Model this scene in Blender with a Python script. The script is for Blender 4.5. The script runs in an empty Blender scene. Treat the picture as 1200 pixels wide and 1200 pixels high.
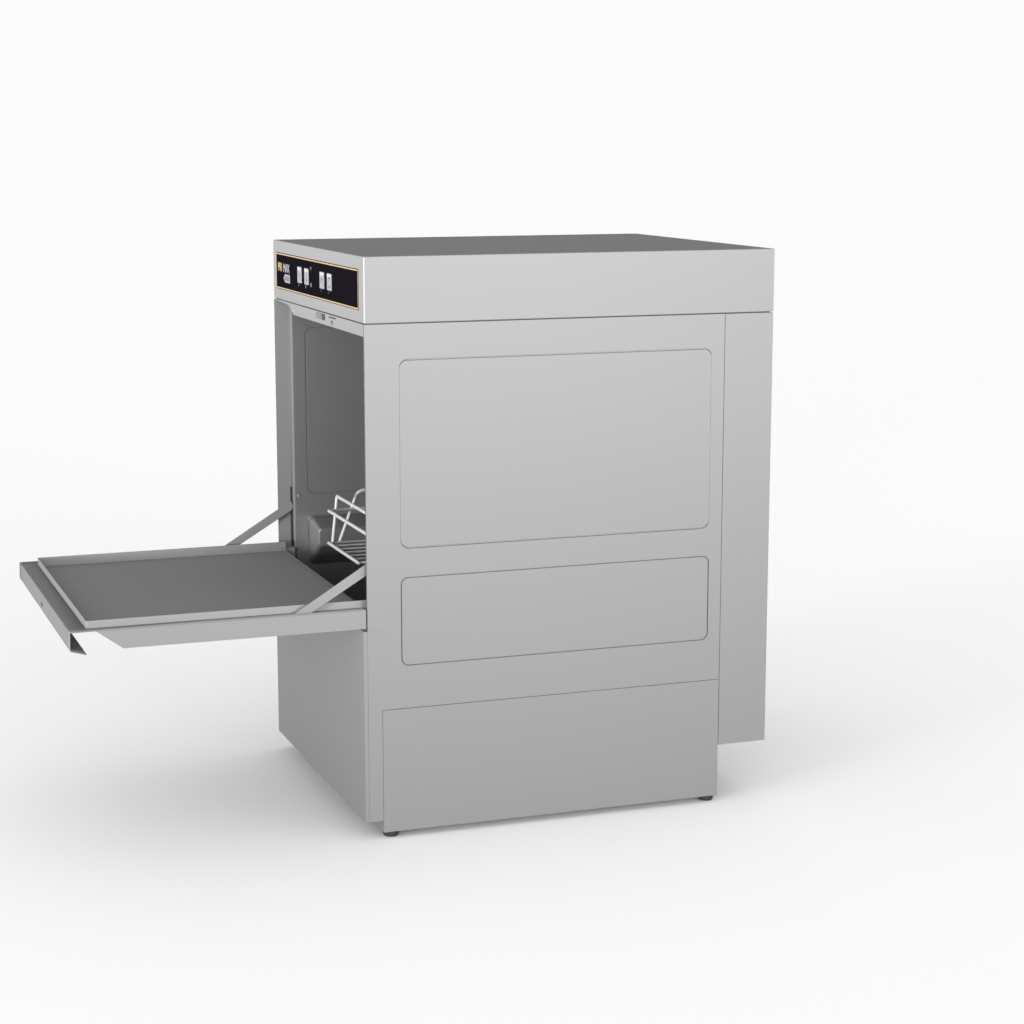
import bpy, bmesh, math
from mathutils import Vector, Matrix

S = bpy.context.scene
COL = S.collection
# ------------------------------------------------------------------ camera
cam = bpy.data.cameras.new('camera')
cam.sensor_fit = 'HORIZONTAL'; cam.sensor_width = 36.0
cam.lens = 36.0 * 2532.27 / 1200.0
cam.clip_start = 0.05; cam.clip_end = 2000
co = bpy.data.objects.new('camera', cam); COL.objects.link(co)
co.location = (-0.82179, -2.86084, 0.99671)
co.rotation_mode = 'XYZ'
co.rotation_euler = (math.pi/2 - 0.17362, 0, -0.34814)
S.camera = co
# ------------------------------------------------------------------ world: white studio surround
w = bpy.data.worlds.new('World'); S.world = w; w.use_nodes = True
bg = w.node_tree.nodes['Background']
bg.inputs['Color'].default_value = (1, 1, 1, 1)
def studio_world(nt, horizon=.972, dome=.93, lobe=4.5, front=(-.25, -.90, 0)):
    """white studio surround: bright low lobe of light added out of view in front, slightly dimmer overhead"""
    N = nt.nodes; L = nt.links
    def node(t, **k):
        n = N.new(t)
        for a, b in k.items(): setattr(n, a, b)
        return n
    def ramp(src, a, b, c, d):
        r = node('ShaderNodeMapRange', interpolation_type='SMOOTHSTEP')
        for nm, v in (('From Min', a), ('From Max', b), ('To Min', c), ('To Max', d)): r.inputs[nm].default_value = v
        L.new(src, r.inputs['Value']); return r.outputs[0]
    tc = node('ShaderNodeTexCoord')
    sep = node('ShaderNodeSeparateXYZ'); L.new(tc.outputs['Generated'], sep.inputs[0])
    d = node('ShaderNodeVectorMath', operation='DOT_PRODUCT')
    d.inputs[1].default_value = Vector(front).normalized(); L.new(tc.outputs['Generated'], d.inputs[0])
    base = ramp(sep.outputs['Z'], .12, .40, horizon, dome)
    side = ramp(d.outputs['Value'], -.10, .60, 0, lobe)
    low = ramp(sep.outputs['Z'], .20, .50, 1, 0)
    m = node('ShaderNodeMath', operation='MULTIPLY'); L.new(side, m.inputs[0]); L.new(low, m.inputs[1])
    a = node('ShaderNodeMath', operation='ADD'); L.new(base, a.inputs[0]); L.new(m.outputs[0], a.inputs[1])
    L.new(a.outputs[0], bg.inputs['Strength'])
studio_world(w.node_tree)
# ------------------------------------------------------------------ added lamps
def spot(name, loc, aim, power, cone, radius, blend=1.0):
    l = bpy.data.lights.new(name, 'SPOT'); l.energy = power; l.spot_size = math.radians(cone)
    l.spot_blend = blend; l.shadow_soft_size = radius; l.color = (1, 1, 1)
    o = bpy.data.objects.new(name, l); COL.objects.link(o); o.location = loc
    o.rotation_euler = (Vector(aim) - Vector(loc)).to_track_quat('-Z', 'Y').to_euler()
    return o
spot('added_key_spot', (1.2, -6.2, .95), (0.30, 0.0, 1.33), 3500, 23, 0.9)  # unseen spot added to brighten the near side, fading downward
spot('added_side_spot', (-6.2, -2.6, 1.0), (0.0, 0.25, 1.38), 7000, 23, 0.9)  # unseen spot added to brighten the front faces, fading downward
# ------------------------------------------------------------------ exposure
S.view_settings.view_transform = 'Standard'; S.view_settings.look = 'None'
S.view_settings.exposure = 0; S.view_settings.gamma = 1; S.view_settings.use_curve_mapping = False
S.render.engine = 'CYCLES'

# ------------------------------------------------------------------ materials
def mat(name, col, rough=0.5, metal=0.0, spec=0.5, brushed=None):
    m = bpy.data.materials.new(name); m.use_nodes = True
    nt = m.node_tree; b = nt.nodes['Principled BSDF']
    b.inputs['Base Color'].default_value = (*col, 1)
    b.inputs['Roughness'].default_value = rough
    b.inputs['Metallic'].default_value = metal
    b.inputs['Specular IOR Level'].default_value = spec
    if brushed:
        tc = nt.nodes.new('ShaderNodeTexCoord'); mp = nt.nodes.new('ShaderNodeMapping')
        mp.inputs['Scale'].default_value = brushed
        n = nt.nodes.new('ShaderNodeTexNoise'); n.inputs['Scale'].default_value = 1.0
        n.inputs['Detail'].default_value = 3
        nt.links.new(tc.outputs['Object'], mp.inputs['Vector']); nt.links.new(mp.outputs[0], n.inputs['Vector'])
        r = nt.nodes.new('ShaderNodeMapRange'); r.inputs['To Min'].default_value = rough - .05
        r.inputs['To Max'].default_value = rough + .06
        nt.links.new(n.outputs['Fac'], r.inputs['Value']); nt.links.new(r.outputs[0], b.inputs['Roughness'])
        c = nt.nodes.new('ShaderNodeMapRange'); c.inputs['To Min'].default_value = 0.988; c.inputs['To Max'].default_value = 1.012
        nt.links.new(n.outputs['Fac'], c.inputs['Value'])
        v = nt.nodes.new('ShaderNodeVectorMath'); v.operation = 'SCALE'; v.inputs[0].default_value = col
        nt.links.new(c.outputs[0], v.inputs['Scale']); nt.links.new(v.outputs[0], b.inputs['Base Color'])
    return m
STEEL = mat('brushed_steel', (.156, .156, .1575), .48, .0, .0, (6, 6, 260))
TRAY = mat('lightened_tray_steel', (.175, .175, .177), .5, .0, .0, (6, 6, 260))  # lighter copy of the body steel, lifts the tray's shaded tone
LINER = mat('chamber_steel', (.22, .22, .222), .34, .65, .2, (6, 6, 200))
FLANGE = mat('shaded_step_steel', (.11, .11, .111), .5, .0, .1)  # darker steel copy, shade put into the colour of the chamber step
EDGE = mat('highlight_and_screw_steel', (.185, .185, .185), .42, .0, .3)  # lighter steel: painted highlight on hood edges, also screw and rivets
DARK = mat('seam_shade_and_magnet_dark', (.03, .03, .03), .6, 0, .2)  # shade of seams, gap and slot as colour; also the magnet end
GASK = mat('dark_rubber', (.018, .018, .018), .55, 0, .3)
BLACK = mat('black_panel', (.0040, .0034, .0048), .35, 0, .0)
GOLD = mat('gold_line', (.25, .17, .085), .45, 0, .2)
GOLD2 = mat('gold_print', (.20, .145, .055), .5, 0, .2)
AMBER = mat('amber_mark', (.12, .085, .045), .5, 0, .1)
BTN = mat('button_grey', (.15, .15, .165), .4, 0, .3)
BTNHI = mat('button_window', (.25, .25, .265), .3, 0, .3)
INK = mat('grey_ink', (.045, .045, .047), .6, 0, .1)
WHITE = mat('white_print', (.15, .15, .162), .5, 0, .2)
DIM = mat('dim_print', (.03, .03, .035), .5, 0, .2)
RED = mat('dark_red_ink', (.012, .005, .004), .6, 0, .1)
WIRE = mat('white_coated_wire', (.30, .30, .30), .35, 0, .4)
MAG = mat('latch_grey', (.08, .08, .08), .4, 0, .3)
FLOOR = mat('white_studio_floor', (.826, .826, .828), .9, 0, .0)

# ------------------------------------------------------------------ builders
W = .51656; D = .6265; ZH = .7381; FZ = -.003
BASE = Vector((.27, .258, FZ))
def empty(name, loc):
    o = bpy.data.objects.new(name, None); COL.objects.link(o); o.location = loc
    o.empty_display_size = .05; return o
def link(name, bm, m, parent=None, smooth=None):
    bmesh.ops.recalc_face_normals(bm, faces=bm.faces)
    me = bpy.data.meshes.new(name); bm.to_mesh(me); bm.free()
    for mm in (m if isinstance(m, (list, tuple)) else [m]): me.materials.append(mm)
    o = bpy.data.objects.new(name, me); COL.objects.link(o)
    if parent is not None:
        o.parent = parent
        org = parent.location.copy()
        p = parent.parent
        while p: org += p.location; p = p.parent
        o.location = -org if parent.type == 'EMPTY' else (0, 0, 0)
        # a sub-part of a mesh part shares that part's frame
    if smooth:
        for f in me.polygons: f.use_smooth = True
        try: me.set_sharp_from_angle(angle=math.radians(smooth))
        except Exception: pass
        wn = o.modifiers.new('normals', 'WEIGHTED_NORMAL'); wn.mode = 'FACE_AREA'; wn.weight = 100; wn.keep_sharp = True
    return o
def box(bm, x0, x1, y0, y1, z0, z1, bev=0, seg=2):
    r = bmesh.ops.create_cube(bm, size=1)
    vs = r['verts']
    for v in vs:
        v.co = Vector(((x0+x1)/2 + v.co.x*(x1-x0), (y0+y1)/2 + v.co.y*(y1-y0), (z0+z1)/2 + v.co.z*(z1-z0)))
    if bev:
        es = list({e for v in vs for e in v.link_edges})
        bmesh.ops.bevel(bm, geom=es, offset=bev, segments=seg, affect='EDGES', profile=.5)
def slab(bm, poly, y0, y1, axis='y'):
    """polygon extruded: axis y -> poly in (x,z); axis x -> poly in (y,z); z -> (x,y)"""
    def P(a, b, t):
        return {'y': (a, t, b), 'x': (t, a, b), 'z': (a, b, t)}[axis]
    A = [bm.verts.new(P(a, b, y0)) for a, b in poly]; B = [bm.verts.new(P(a, b, y1)) for a, b in poly]
    n = len(poly)
    bm.faces.new(A); bm.faces.new(B[::-1])
    for i in range(n): bm.faces.new((A[i], B[i], B[(i+1) % n], A[(i+1) % n]))
def rr(x0, x1, z0, z1, r, n=8):
    """rounded rectangle loop; starts at the lower left arc, goes counter-clockwise"""
    r = max(r, 1e-4); out = []
    for cx, cz, a0 in ((x0+r, z0+r, 180), (x1-r, z0+r, 270), (x1-r, z1-r, 0), (x0+r, z1-r, 90)):
        for k in range(n+1):
            a = math.radians(a0 + 90*k/n); out.append((cx + r*math.cos(a), cz + r*math.sin(a)))
    return out
def bridge(bm, A, B):
    n = len(A)
    for i in range(n):
        try: bm.faces.new((A[i], A[(i+1) % n], B[(i+1) % n], B[i]))
        except ValueError: pass
def emboss_cell(bm, cell, loops, y, n=8, cap=True):
    """plane y=const; cell=(x0,x1,z0,z1); loops=[(x0,x1,z0,z1,r,dy),...] first loop lies in the sheet"""
    x0, x1, z0, z1 = cell
    C = [bm.verts.new((a, y, b)) for a, b in ((x0, z0), (x1, z0), (x1, z1), (x0, z1))]
    prev = None
    for (a0, a1, b0, b1, r, dy) in loops:
        L = [bm.verts.new((a, y+dy, b)) for a, b in rr(a0, a1, b0, b1, r, n)]
        if prev is None:
            m = n+1
            for c in range(4):
                for k in range(n): bm.faces.new((C[c], L[c*m+k+1], L[c*m+k]))
                bm.faces.new((C[c], C[(c+1) % 4], L[((c+1) % 4)*m], L[c*m+n]))
        else: bridge(bm, prev, L)
        prev = L
    if cap: bm.faces.new(prev)
def quad(bm, pts): bm.faces.new([bm.verts.new(p) for p in pts])
def sheet_cell(bm, x0, x1, z0, z1, y): quad(bm, [(x0, y, z0), (x1, y, z0), (x1, y, z1), (x0, y, z1)])
def ins(r, dx, dz, rad, dy): return (r[0]+dx, r[1]-dx, r[2]+dz, r[3]-dz, rad, dy)
def solidify(o, t, off=-1):
    m = o.modifiers.new('thickness', 'SOLIDIFY'); m.thickness = t; m.offset = off
def tube(bm, pts, r, seg=10, closed=False):
    pts = [Vector(p) for p in pts]; rings = []
    n = len(pts); up = None
    for i, p in enumerate(pts):
        a = pts[i-1] if i > 0 else None; b = pts[i+1] if i < n-1 else None
        t = ((p-a).normalized() if a is not None else Vector()) + ((b-p).normalized() if b is not None else Vector())
        t.normalize()
        if up is None:
            up = Vector((0, 0, 1)) if abs(t.z) < .8 else Vector((0, 1, 0))
        u = (up - t*up.dot(t)).normalized(); v = t.cross(u); up = u
        rings.append([bm.verts.new(p + r*(math.cos(2*math.pi*k/seg)*u + math.sin(2*math.pi*k/seg)*v)) for k in range(seg)])
    for A, B in zip(rings, rings[1:]): bridge(bm, A, B)
    # rounded ends
    for ring, p, q in ((rings[0], pts[0], pts[1]), (rings[-1], pts[-1], pts[-2])):
        d = (p-q).normalized()
        R2 = [bm.verts.new(p + (v.co-p)*.7 + d*r*.7) for v in ring]
        bridge(bm, ring, R2); bm.faces.new(R2)
def fillet(pts, rad, n=6):
    pts = [Vector(p) for p in pts]; out = [pts[0]]
    for a, p, b in zip(pts, pts[1:], pts[2:]):
        u = (a-p).normalized(); v = (b-p).normalized()
        for k in range(n+1):
            t = k/n; out.append((p+u*rad)*(1-t)**2 + p*2*t*(1-t) + (p+v*rad)*t**2)
    out.append(pts[-1]); return out
def cyl(bm, c, r, h, axis='z', seg=32, bev=0):
    A = []; B = []
    for k in range(seg):
        a = 2*math.pi*k/seg; x, y = r*math.cos(a), r*math.sin(a)
        f = {'z': lambda x, y, t: (c[0]+x, c[1]+y, c[2]+t), 'y': lambda x, y, t: (c[0]+x, c[1]+t, c[2]+y), 'x': lambda x, y, t: (c[0]+t, c[1]+x, c[2]+y)}[axis]
        A.append(bm.verts.new(f(x, y, 0))); B.append(bm.verts.new(f(x*(1-bev), y*(1-bev), h)))
    bridge(bm, A, B); bm.faces.new(A); bm.faces.new(B)

# ------------------------------------------------------------------ floor
bm = bmesh.new(); s = 400
for v in ((-s, -s), (s, -s), (s, s), (-s, s)): bm.verts.new((v[0], v[1], FZ))
bm.verts.ensure_lookup_table(); bm.faces.new(bm.verts)
o = link('floor', bm, FLOOR); o['kind'] = 'structure'

# ------------------------------------------------------------------ dishwasher
dw = empty('dishwasher', BASE)
dw['label'] = 'grey stainless steel commercial undercounter dishwasher standing with its drop-down door open'
dw['category'] = 'dishwasher'

# hood
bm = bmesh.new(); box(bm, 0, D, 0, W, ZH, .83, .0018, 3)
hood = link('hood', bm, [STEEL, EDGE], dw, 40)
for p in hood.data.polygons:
    if abs(p.normal.x) > .1 and abs(p.normal.y) > .1 and abs(p.normal.z) < .1: p.material_index = 1  # highlight of the vertical edges painted by a lighter colour

# side panels (near one and its mirrored twin)
R1 = (.0497, .5267, .4198, .6880); R2 = (.0493, .5277, .2505, .3793)
ZT = .7368; XB = .5473; ZB = .1885
def side_panel(mirror):
    bm = bmesh.new()
    xs = (0, .030, .540, XB)
    def yy(y): return y
    # columns left and right of the embossing
    emboss_cell(bm, (.030, .540, .400, .720), [ins(R1, 0, 0, .0125, 0), ins(R1, .00002, .0003, .0122, .0026), ins(R1, .0001, .0019, .0119, .0026), ins(R1, .0003, .0024, .0112, .0001), ins(R1, .003, .004, .0105, .0003)], 0)
    emboss_cell(bm, (.030, .540, .230, .400), [ins(R2, 0, 0, .011, 0), ins(R2, .0002, .0002, .0106, .0026), ins(R2, .0014, .0014, .0099, .0026), ins(R2, .0018, .0018, .0095, 0)], 0)
    sheet_cell(bm, .030, .540, .720, ZT, 0); sheet_cell(bm, .030, .540, ZB, .230, 0)
    for za, zb in ((.3064, .400), (.400, .720), (.720, ZT)): sheet_cell(bm, 0, .030, za, zb, 0)
    sheet_cell(bm, 0, .030, .230, .3064, 0); sheet_cell(bm, 0, .030, ZB, .230, 0)
    sheet_cell(bm, 0, .0207, .025, ZB, 0)
    for za, zb in ((ZB, .230), (.230, .400), (.400, .720), (.720, ZT)): sheet_cell(bm, .540, XB, za, zb, 0)
    for v in bm.verts:
        if v.co.x == .0205: pass
    bmesh.ops.remove_doubles(bm, verts=bm.verts, dist=1e-6)
    bmesh.ops.recalc_face_normals(bm, faces=bm.faces)
    # give the sheet its thickness
    geo = bmesh.ops.duplicate(bm, geom=bm.faces[:] + bm.verts[:] + bm.edges[:])
    new = [g for g in geo['geom'] if isinstance(g, bmesh.types.BMVert)]
    for v in new: v.co.y = .0040
    if mirror:
        for v in bm.verts: v.co.y = W - v.co.y
    return bm
link('side_panel', side_panel(False), STEEL, dw, 30)
link('side_panel', side_panel(True), STEEL, dw, 30)

# base box, front panel, rear cover
bm = bmesh.new(); box(bm, .0211, .5474, -.0003, W+.0003, .0070, .1879, .0008, 2)
link('base_box', bm, STEEL, dw, 40)
bm = bmesh.new(); box(bm, -.0057, -.0001, 0, W, .0250, .3046, .0004, 2)
box(bm, -.0010, .0205, .0044, W-.0044, .0250, .0262)
link('front_panel', bm, STEEL, dw, 40)
bm = bmesh.new(); box(bm, .5480, D-.0003, .0003, W-.0003, .0857, ZT, .0010, 2)
link('rear_cover', bm, STEEL, dw, 40)
# added dark core: blocks light and puts shade into the seams
bm = bmesh.new()
box(bm, .535, .560, .004, W-.004, .09, .7375)
box(bm, .004, D-.006, .0035, .012, .7366, .7385); box(bm, .004, D-.006, W-.012, W-.0035, .7366, .7385)
box(bm, .004, .012, .012, W-.012, .7366, .7385)
link('seam_light_block', bm, DARK, dw)
for y in (-.0002, W-.0001):
    bm = bmesh.new(); box(bm, .0002, .0165, y, y+.0003, .3062, .3066); link('panel_seam', bm, MAG, dw)
for ya_, yb_ in ((.0042, .0170), (.4915, W-.0042)):
    bm = bmesh.new(); box(bm, -.0016, .0215, ya_, yb_, .3130, .3350, .0005, 1); link('hinge_cover', bm, STEEL, dw)

# fascia strip under the hood, with a notched corner at its far end
YF = .397
bm = bmesh.new()
slab(bm, [(.0024, .7368), (.0024, .7199), (YF-.002, .7199), (.4166, .7302), (.4326, .7334), (.5135, .7357), (.5135, .7368)], .0008, .0022, 'x')
strip = link('fascia_strip', bm, STEEL, dw)
bm = bmesh.new(); box(bm, -.0012, .0009, .2190, .2530, .7268, .7350, .0004, 1); box(bm, -.0016, .0009, .2090, .2190, .7268, .7350, .0004, 1)
m_ = link('door_magnet', bm, [MAG, DARK], dw)
for p in m_.data.polygons:
    if p.center.y < .219: p.material_index = 1
bm = bmesh.new(); cyl(bm, (.0009, .3925, .7262), .0026, -.0012, 'x', 20, .3)
link('screw', bm, EDGE, dw, 50)
# small printed warning: a line of lettering and an arrow
def text(name, s, size, y, z, x, m, parent, ext=.0001, sx=1.0, bold=0.0, rot=0.0):
    """lettering on a plane facing -x, reading towards -y"""
    c = bpy.data.curves.new(name, 'FONT'); c.body = s; c.size = size; c.align_x = 'LEFT'; c.align_y = 'BOTTOM'
    c.extrude = ext; c.offset = bold
    t = bpy.data.objects.new(name, c); COL.objects.link(t)
    dg = bpy.context.evaluated_depsgraph_get(); me = bpy.data.meshes.new_from_object(t.evaluated_get(dg))
    bpy.data.objects.remove(t)
    xs = [v.co.x for v in me.vertices]; zs = [v.co.y for v in me.vertices]
    for v in me.vertices:
        a, b, e = (v.co.x-min(xs))*sx, v.co.y-min(zs), v.co.z
        v.co = (x - .0001 - e, y - a, z + b)
    me.materials.append(m)
    me.name = name
    o = bpy.data.objects.new(name, me); COL.objects.link(o); o.parent = parent
    o.location = -BASE if parent.type == 'EMPTY' else (0, 0, 0)
    return o
bm = bmesh.new()
for k in range(9): box(bm, .0004, .0009, .1865-k*.0043-.0030, .1865-k*.0043, .7322, .7345)
link('warning_line', bm, INK, dw)
bm = bmesh.new()
slab(bm, [(.1725, .7280), (.1660, .7280), (.16925, .7222)], .0004, .0009, 'x'); box(bm, .0004, .0009, .1682, .1703, .7270, .7298)
link('arrow_mark', bm, RED, dw)

# ------------------------------------------------------------------ control panel
bm = bmesh.new(); box(bm, -.0003, .0008, .0245, .4975, .7549, .8119, .0003, 1)
panel = link('control_panel', bm, BLACK, dw)
bm = bmesh.new()
y0, y1, z0, z1 = .0258, .4962, .7560, .8108
for a in ((y0, y1, z1-.0019, z1), (y0, y1, z0, z0+.0019)): box(bm, -.0006, -.0003, *a)
for a in ((y0, y0+.0017, z0, z1), (y1-.0017, y1, z0, z1)): box(bm, -.00055, -.0003, *a)
link('gold_border', bm, GOLD, panel)
XP = -.0003
def plate(name, poly, m, t=.0003, parent=panel):
    bm = bmesh.new(); slab(bm, poly, XP-t, XP+.0002, 'x'); return link(name, bm, m, parent)
# two tone maker's lettering
text('logo_lettering', 'PRI', .0175, .4835, .7832, XP, GOLD2, panel, .0002, 1.05, .0007)
text('logo_lettering', 'MAX', .0175, .4500, .7828, XP, WHITE, panel, .0002, 1.02, .0007)
plate('model_badge', [(.449, .7735), (.440, .7672), (.409, .7672), (.409, .7800), (.440, .7800)], WHITE)
bm = bmesh.new()
for k in range(4): box(bm, XP-.0006, XP-.0003, .441-.0078*k-.0045, .441-.0078*k, .7708, .7722); box(bm, XP-.0006, XP-.0003, .440-.0078*k-.0018, .440-.0078*k, .7722, .7772)
link('badge_mark', bm, INK, panel)
def button(ya, marks):
    yb = ya - .0245; z0, z1 = .7722, .7966
    bm = bmesh.new()
    slab(bm, rr(yb, ya, z0, z1, .0015, 3), XP-.0007, XP+.0002, 'x')
    b = link('button', bm, BTN, panel)
    bm = bmesh.new(); slab(bm, rr(yb+.002, ya-.002, z1-.0052, z1-.0008, .001, 3), XP-.0010, XP-.0007, 'x')
    link('indicator_window', bm, BTNHI, b)
    bm = bmesh.new(); c = (ya+yb)/2
    for m in marks:
        slab(bm, [(c+a, z0+h) for a, h in m], XP-.0009, XP-.0007, 'x')
    link('button_symbol', bm, INK, b)
tri_dn = [(-.004, .0065), (.004, .0065), (0, .0030)]
button(.3600, [[(-.0009, .0145), (.0009, .0145), (.0009, .0095), (-.0009, .0095)], [(-.003, .0065), (.0, .0065), (0, .0056), (-.003, .0056)]])
button(.3185, [[(-.001, .0150), (.0012, .0150), (.0012, .0125), (-.001, .0125)], [(-.003, .0060), (.003, .0060), (.003, .0048), (-.003, .0048)], [(-.001, .0088), (.001, .0088), (.001, .0060), (-.001, .0060)]])
button(.2293, [[(-.003, .0148), (.003, .0148), (.003, .0118), (-.003, .0118)], [(.004, .0110), (.006, .0110), (.006, .0084), (.004, .0084)], [(-.003, .0085), (-.0052, .0085), (-.0052, .0068), (-.003, .0068)]])
button(.1882, [[(-.004, .0163), (.004, .0163), (.002, .0192), (-.002, .0192)], [(.002, .0148), (.0045, .0148), (.0045, .0132), (.002, .0132)], [(-.0035, .0065), (.0035, .0065), (.002, .0042), (-.002, .0042)]])
for s_, y_, m_ in (('1', .3560, WHITE), ('2', .3150, WHITE), ('3', .2255, DIM), ('4', .1850, DIM)):
    text('button_number', s_, .0055, y_, .7668, XP, m_, panel, .0001, 1.6, .0001)
plate('arrow_lamp', [(.2845, .8000), (.2775, .8000), (.2810, .7945)], AMBER)
plate('square_lamp', [(.2840, .7762), (.2780, .7762), (.2780, .7705), (.2840, .7705)], AMBER)

# ------------------------------------------------------------------ wash chamber
YC = W - .018; YN = .018; XI = .025; XR = .535; ZF = .235; ZC = .7195
bm = bmesh.new()
E1 = (.0446, .5290, .4200, .6905); E2 = (.0447, .5290, .3030, .3853)
def wall(bm, mirror):
    t = bmesh.new()
    emboss_cell(t, (.030, XR, .4025, .7080), [ins(E1, 0, 0, .0125, 0), ins(E1, .0005, .0005, .012, .0013), ins(E1, .0014, .0014, .011, .0013), ins(E1, .0020, .0020, .0105, .0004)], YC)
    emboss_cell(t, (.030, XR, .2850, .4025), [ins(E2, 0, 0, .010, 0), ins(E2, .0006, .0006, .0095, .0015), ins(E2, .0016, .0016, .0090, .0012),
        (.0470, .5265, .3060, .3830, .009, -.001), (.0440, .5245, .3440, .3762, .0055, -.0650), (.0450, .5235, .3470, .3742, .0055, -.0680), (.0475, .5210, .3495, .3722, .0045, -.0690)], YC)
    for a in ((.030, XR, .7080, ZC), (.030, XR, ZF, .2850), (XI, .030, .2850, .4025), (XI, .030, .4025, .7080), (XI, .030, .7080, ZC), (XI, .030, ZF, .2850)):
        sheet_cell(t, *a, YC)
    sheet_cell(t, .0060, XI, ZF, .3330, YC)
    # rounded step out to the side panel
    pts = [(XI, YC)]
    for k in range(1, 7):
        a = math.radians(90*k/6); pts.append((XI - .0025*math.sin(a), YC + .0025*(1-math.cos(a))))
    pts.append((XI-.0025, W-.0042))
    for (xa, ya), (xb, yb) in zip(pts, pts[1:]):
        quad(t, [(xa, ya, .333), (xb, yb, .333), (xb, yb, .7366), (xa, ya, .7366)])
    quad(t, [(.006, YC, .333), (XI-.0025, YC, .333), (XI-.0025, W-.0042, .333), (.006, W-.0042, .333)])
    if mirror:
        for v in t.verts: v.co.y = W - v.co.y
    me = bpy.data.meshes.new('tmp'); t.to_mesh(me); t.free(); bm.from_mesh(me); bpy.data.meshes.remove(me)
wall(bm, False); wall(bm, True)
quad(bm, [(XR, YN, ZF), (XR, YC, ZF), (XR, YC, ZC), (XR, YN, ZC)])            # back wall
quad(bm, [(.0240, YN, ZC), (XR, YN, ZC), (XR, YC, ZC), (.0240, YC, ZC)])
quad(bm, [(.0240, YN, ZC), (.0240, YC, ZC), (.0240, YC, .7366), (.0240, YN, .7366)])
quad(bm, [(.0060, YN, ZF+.02), (.0060, YC, ZF+.02), (.0060, YC, .3300), (.0060, YN, .3300)])
quad(bm, [(.0060, YN, ZF+.02), (.20, YN, ZF), (.20, YC, ZF), (.0060, YC, ZF+.02)])
quad(bm, [(.20, YN, ZF), (XR, YN, ZF), (XR, YC, ZF), (.20, YC, ZF)])
quad(bm, [(.0005, .003, .3300), (.0060, .003, .3300), (.0060, W-.003, .3300), (.0005, W-.003, .3300)])
quad(bm, [(.0005, .003, .3300), (.0005, .003, .3100), (.0005, W-.003, .3100), (.0005, W-.003, .3300)])
bmesh.ops.remove_doubles(bm, verts=bm.verts, dist=1e-6)
cham = link('wash_chamber', bm, [LINER, FLANGE], dw, 35)
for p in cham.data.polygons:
    if p.center.x < XI - 1e-4 and p.center.z > .34: p.material_index = 1  # step faces painted darker to hold back their brightness
for sy, nm in ((1, 'a'), (-1, 'b')):
    f = (lambda y: y) if sy == 1 else (lambda y: W-y)
    ya, yb = sorted((f(W-.0062), f(W-.0040)))
    bm = bmesh.new(); box(bm, .0195, .0224, ya, yb, .334, .432, .0004, 1)
    link('door_gasket', bm, GASK, dw)
    bm = bmesh.new(); cyl(bm, (.0302, f(YC), .4186), .0024, -sy*.0014, 'y', 20, .35)
    link('rivet', bm, EDGE, dw, 50)
# wash arm and filter inside the tub
bm = bmesh.new()
box(bm, .10, .44, W/2-.016, W/2+.016, .290, .304, .005, 3); cyl(bm, (.27, W/2, ZF), .022, .075, 'z', 28, .15)
link('wash_arm', bm, LINER, dw, 50)
# cross bars that carry the rack
bm = bmesh.new()
for x in (.22, .38): tube(bm, [(x, .07, .3795), (x, .10, .3640), (x, W-.10, .3640), (x, W-.07, .3795)], .0022)
link('rack_support', bm, WIRE, dw, 50)

# ------------------------------------------------------------------ feet
for x, y in ((.0365, .0175), (.5365, .0175), (.0365, W-.0175), (.5365, W-.0175)):
    bm = bmesh.new(); cyl(bm, (x, y, .0072), .0122, -.0090, 'z', 36, .10); cyl(bm, (x, y, .0), .0110, -.0028, 'z', 36, .08)
    link('foot', bm, GASK, dw, 50)

# ------------------------------------------------------------------ door, folded down
ZP = .3355; XO = -.4147
bm = bmesh.new()
# outer plate as a ring round the tray opening
TX0, TX1, TY0, TY1 = -.3905, .0048, .0180, .4905
gx = (XO+.0012, TX0, -.0030, -.0020); gy = (0, TY0, TY1, W)
V = {}
def gv(x, y, z):
    k = (round(x, 5), round(y, 5), round(z, 5))
    if k not in V: V[k] = bm.verts.new((x, y, z))
    return V[k]
for i in range(3):
    for j in range(3):
        if (i, j) == (1, 1): continue
        bm.faces.new((gv(gx[i], gy[j], ZP), gv(gx[i+1], gy[j], ZP), gv(gx[i+1], gy[j+1], ZP), gv(gx[i], gy[j+1], ZP)))
prof = [(XO+.0012, ZP), (XO+.0003, ZP-.0003), (XO, ZP-.0012), (XO-.0006, .3117), (XO+.0000, .3102), (XO+.0014, .3093), (-.3932, .3040)]
for (xa, za), (xb, zb) in zip(prof, prof[1:]):
    for j in range(3):
        bm.faces.new((gv(xa, gy[j], za), gv(xa, gy[j+1], za), gv(xb, gy[j+1], zb), gv(xb, gy[j], zb)))
door = link('door', bm, STEEL, dw, 30); solidify(door, .0008, 0)
for y in (0.0, W-.0011):
    bm = bmesh.new(); slab(bm, [(-.3796, ZP-.0005), (-.0020, ZP-.0005), (-.0020, .3088), (-.3435, .3088)], y, y+.0011, 'y')
    link('door_flange', bm, STEEL, door)
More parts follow.
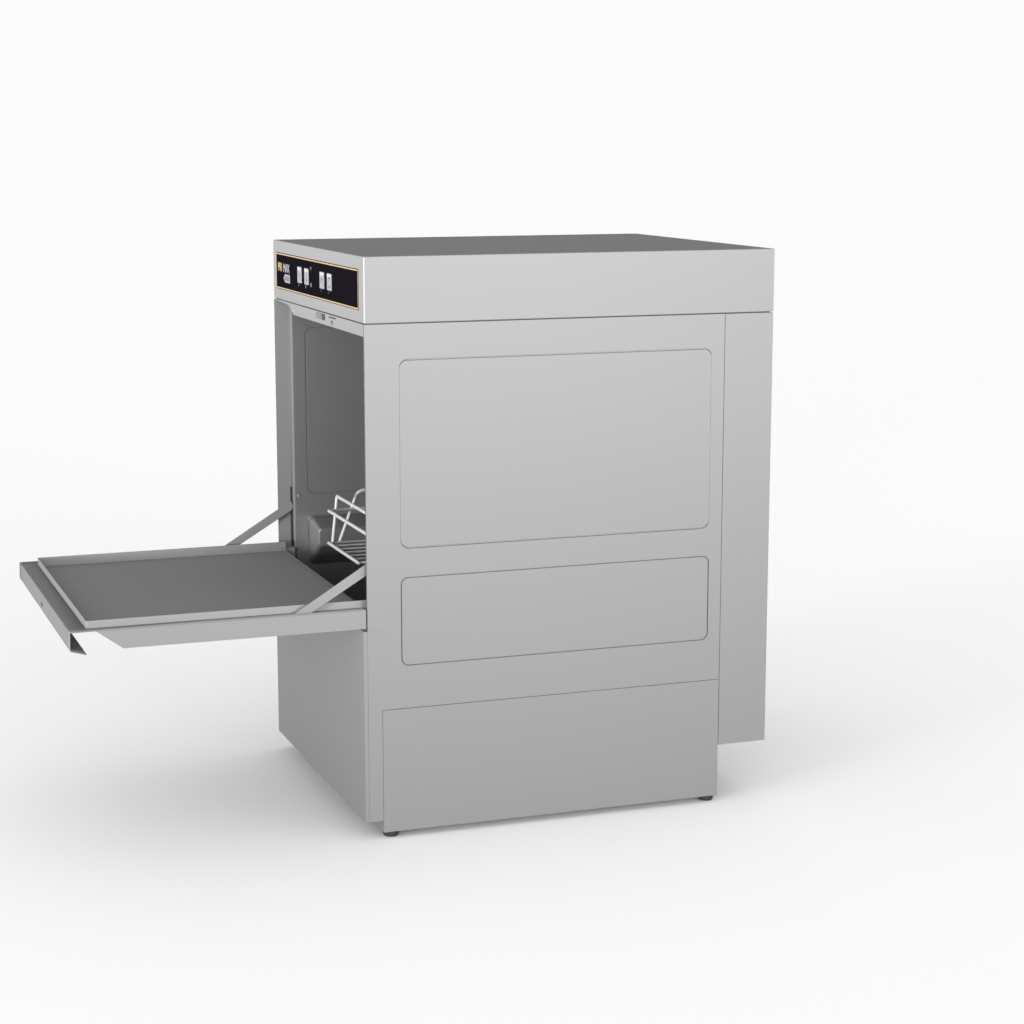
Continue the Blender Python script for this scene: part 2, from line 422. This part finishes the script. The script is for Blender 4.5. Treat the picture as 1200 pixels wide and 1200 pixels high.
# tray (inner skin)
bm = bmesh.new(); zt = .3463; zi = .3318; t = .0010
def ring(a, z):
    p = rr(TX0+a, TX1+.02, TY0+a, TY1-a, .0022, 3)
    p = [q for q in p if q[0] < 0]                       # the inner end stays open towards the chamber
    k = max(range(len(p)), key=lambda i: -p[i][1] if p[i][0] > TX0 + .004 else -9)
    lo = [q for q in p if q[1] < .25]; hi = [q for q in p if q[1] >= .25]
    hi.sort(key=lambda q: -q[0]); lo.sort(key=lambda q: q[0])
    pts = [(TX1, TY1-a)] + hi + lo + [(TX1, TY0+a)]
    return [bm.verts.new((x, y, z)) for x, y in pts]
def strip_bridge(bm, A, B):
    for i in range(len(A)-1): bm.faces.new((A[i], A[i+1], B[i+1], B[i]))
L = [ring(0, ZP-.002), ring(0, zt-.0003), ring(.0003, zt), ring(t, zt), ring(t+.0003, zt-.0003), ring(t+.0003, zi+.0008), ring(t+.0012, zi)]
for A, B in zip(L, L[1:]): strip_bridge(bm, A, B)
bm.faces.new(L[-1])
link('door_tray', bm, TRAY, door, 40)
bm = bmesh.new(); slab(bm, rr(.2590, .2745, .3178, .3222, .0018, 4), XO-.0012, XO-.0002, 'x'); link('latch_slot', bm, DARK, door)  # dark plate stands for the shade inside the slot
# dark blocks that put the shade of the door gap into colour
for y in (.0010, W-.0130):
    bm = bmesh.new(); box(bm, -.0054, .0006, y, y+.012, .3050, .3085, .0005, 1); link('hinge_gap_shade', bm, DARK, dw)
# support arms
for y in (.0085, W-.0115):
    bm = bmesh.new()
    slab(bm, [(-.1030, .3360), (-.0785, .3360), (.0200, .3945), (.0225, .4010), (.0205, .4080), (.0150, .4078)], y, y+.0022, 'y')
    bmesh.ops.bevel(bm, geom=bm.edges[:], offset=.0003, segments=1, affect='EDGES')
    a = link('support_arm', bm, STEEL, dw)

# ------------------------------------------------------------------ wire rack
ZR = .3685; ya, yb = .1745, .3390; X0 = .0370; X1 = .4400; r = .0028; yn = ya-(yb-ya)/2
rk = empty('wire_rack', ((X0+X1)/2, (yn+yb)/2, ZR-.0021))
rk['label'] = 'small white coated wire rack with slanted end rails inside the open wash chamber'
rk['category'] = 'dish rack'
def wpart(name, paths, rad=r):
    bm = bmesh.new()
    for p in paths: tube(bm, p, rad)
    return link(name, bm, WIRE, rk, 60)
for x in (X0, X1): wpart('floor_frame', [[(x, ya-.002, ZR), (x, yb+.002, ZR)]], .0027)
for k in range(-3, 7):
    y = ya + (yb-ya)*k/6
    wpart('floor_wire', [[(X0 if k >= 0 else X0+.016, y, ZR), (X1, y, ZR)]], .0021)
wpart('rim', [fillet([(X0+.2, yn, .4200), (X0, yn, .4200), (X0, yb, .4200), (X1, yb, .4200), (X1, yn, .4200), (X0+.2, yn, .4200)], .0045)])
for xa, xt in ((.0430, .0510), (X1-.006, X1-.014)):
    wpart('end_handle', [fillet([(xa, yb, ZR), (xt, yb, .4420), (xt, yn, .4420), (xt+.006, yn, ZR)], .0035)])
for y in (yn+.0045, yb+.0015):
    wpart('side_loop', [fillet([(.0540, y, ZR), (.0850, y, .4490), (X1-.048, y, .4490), (X1-.017, y, ZR)], .0120)])
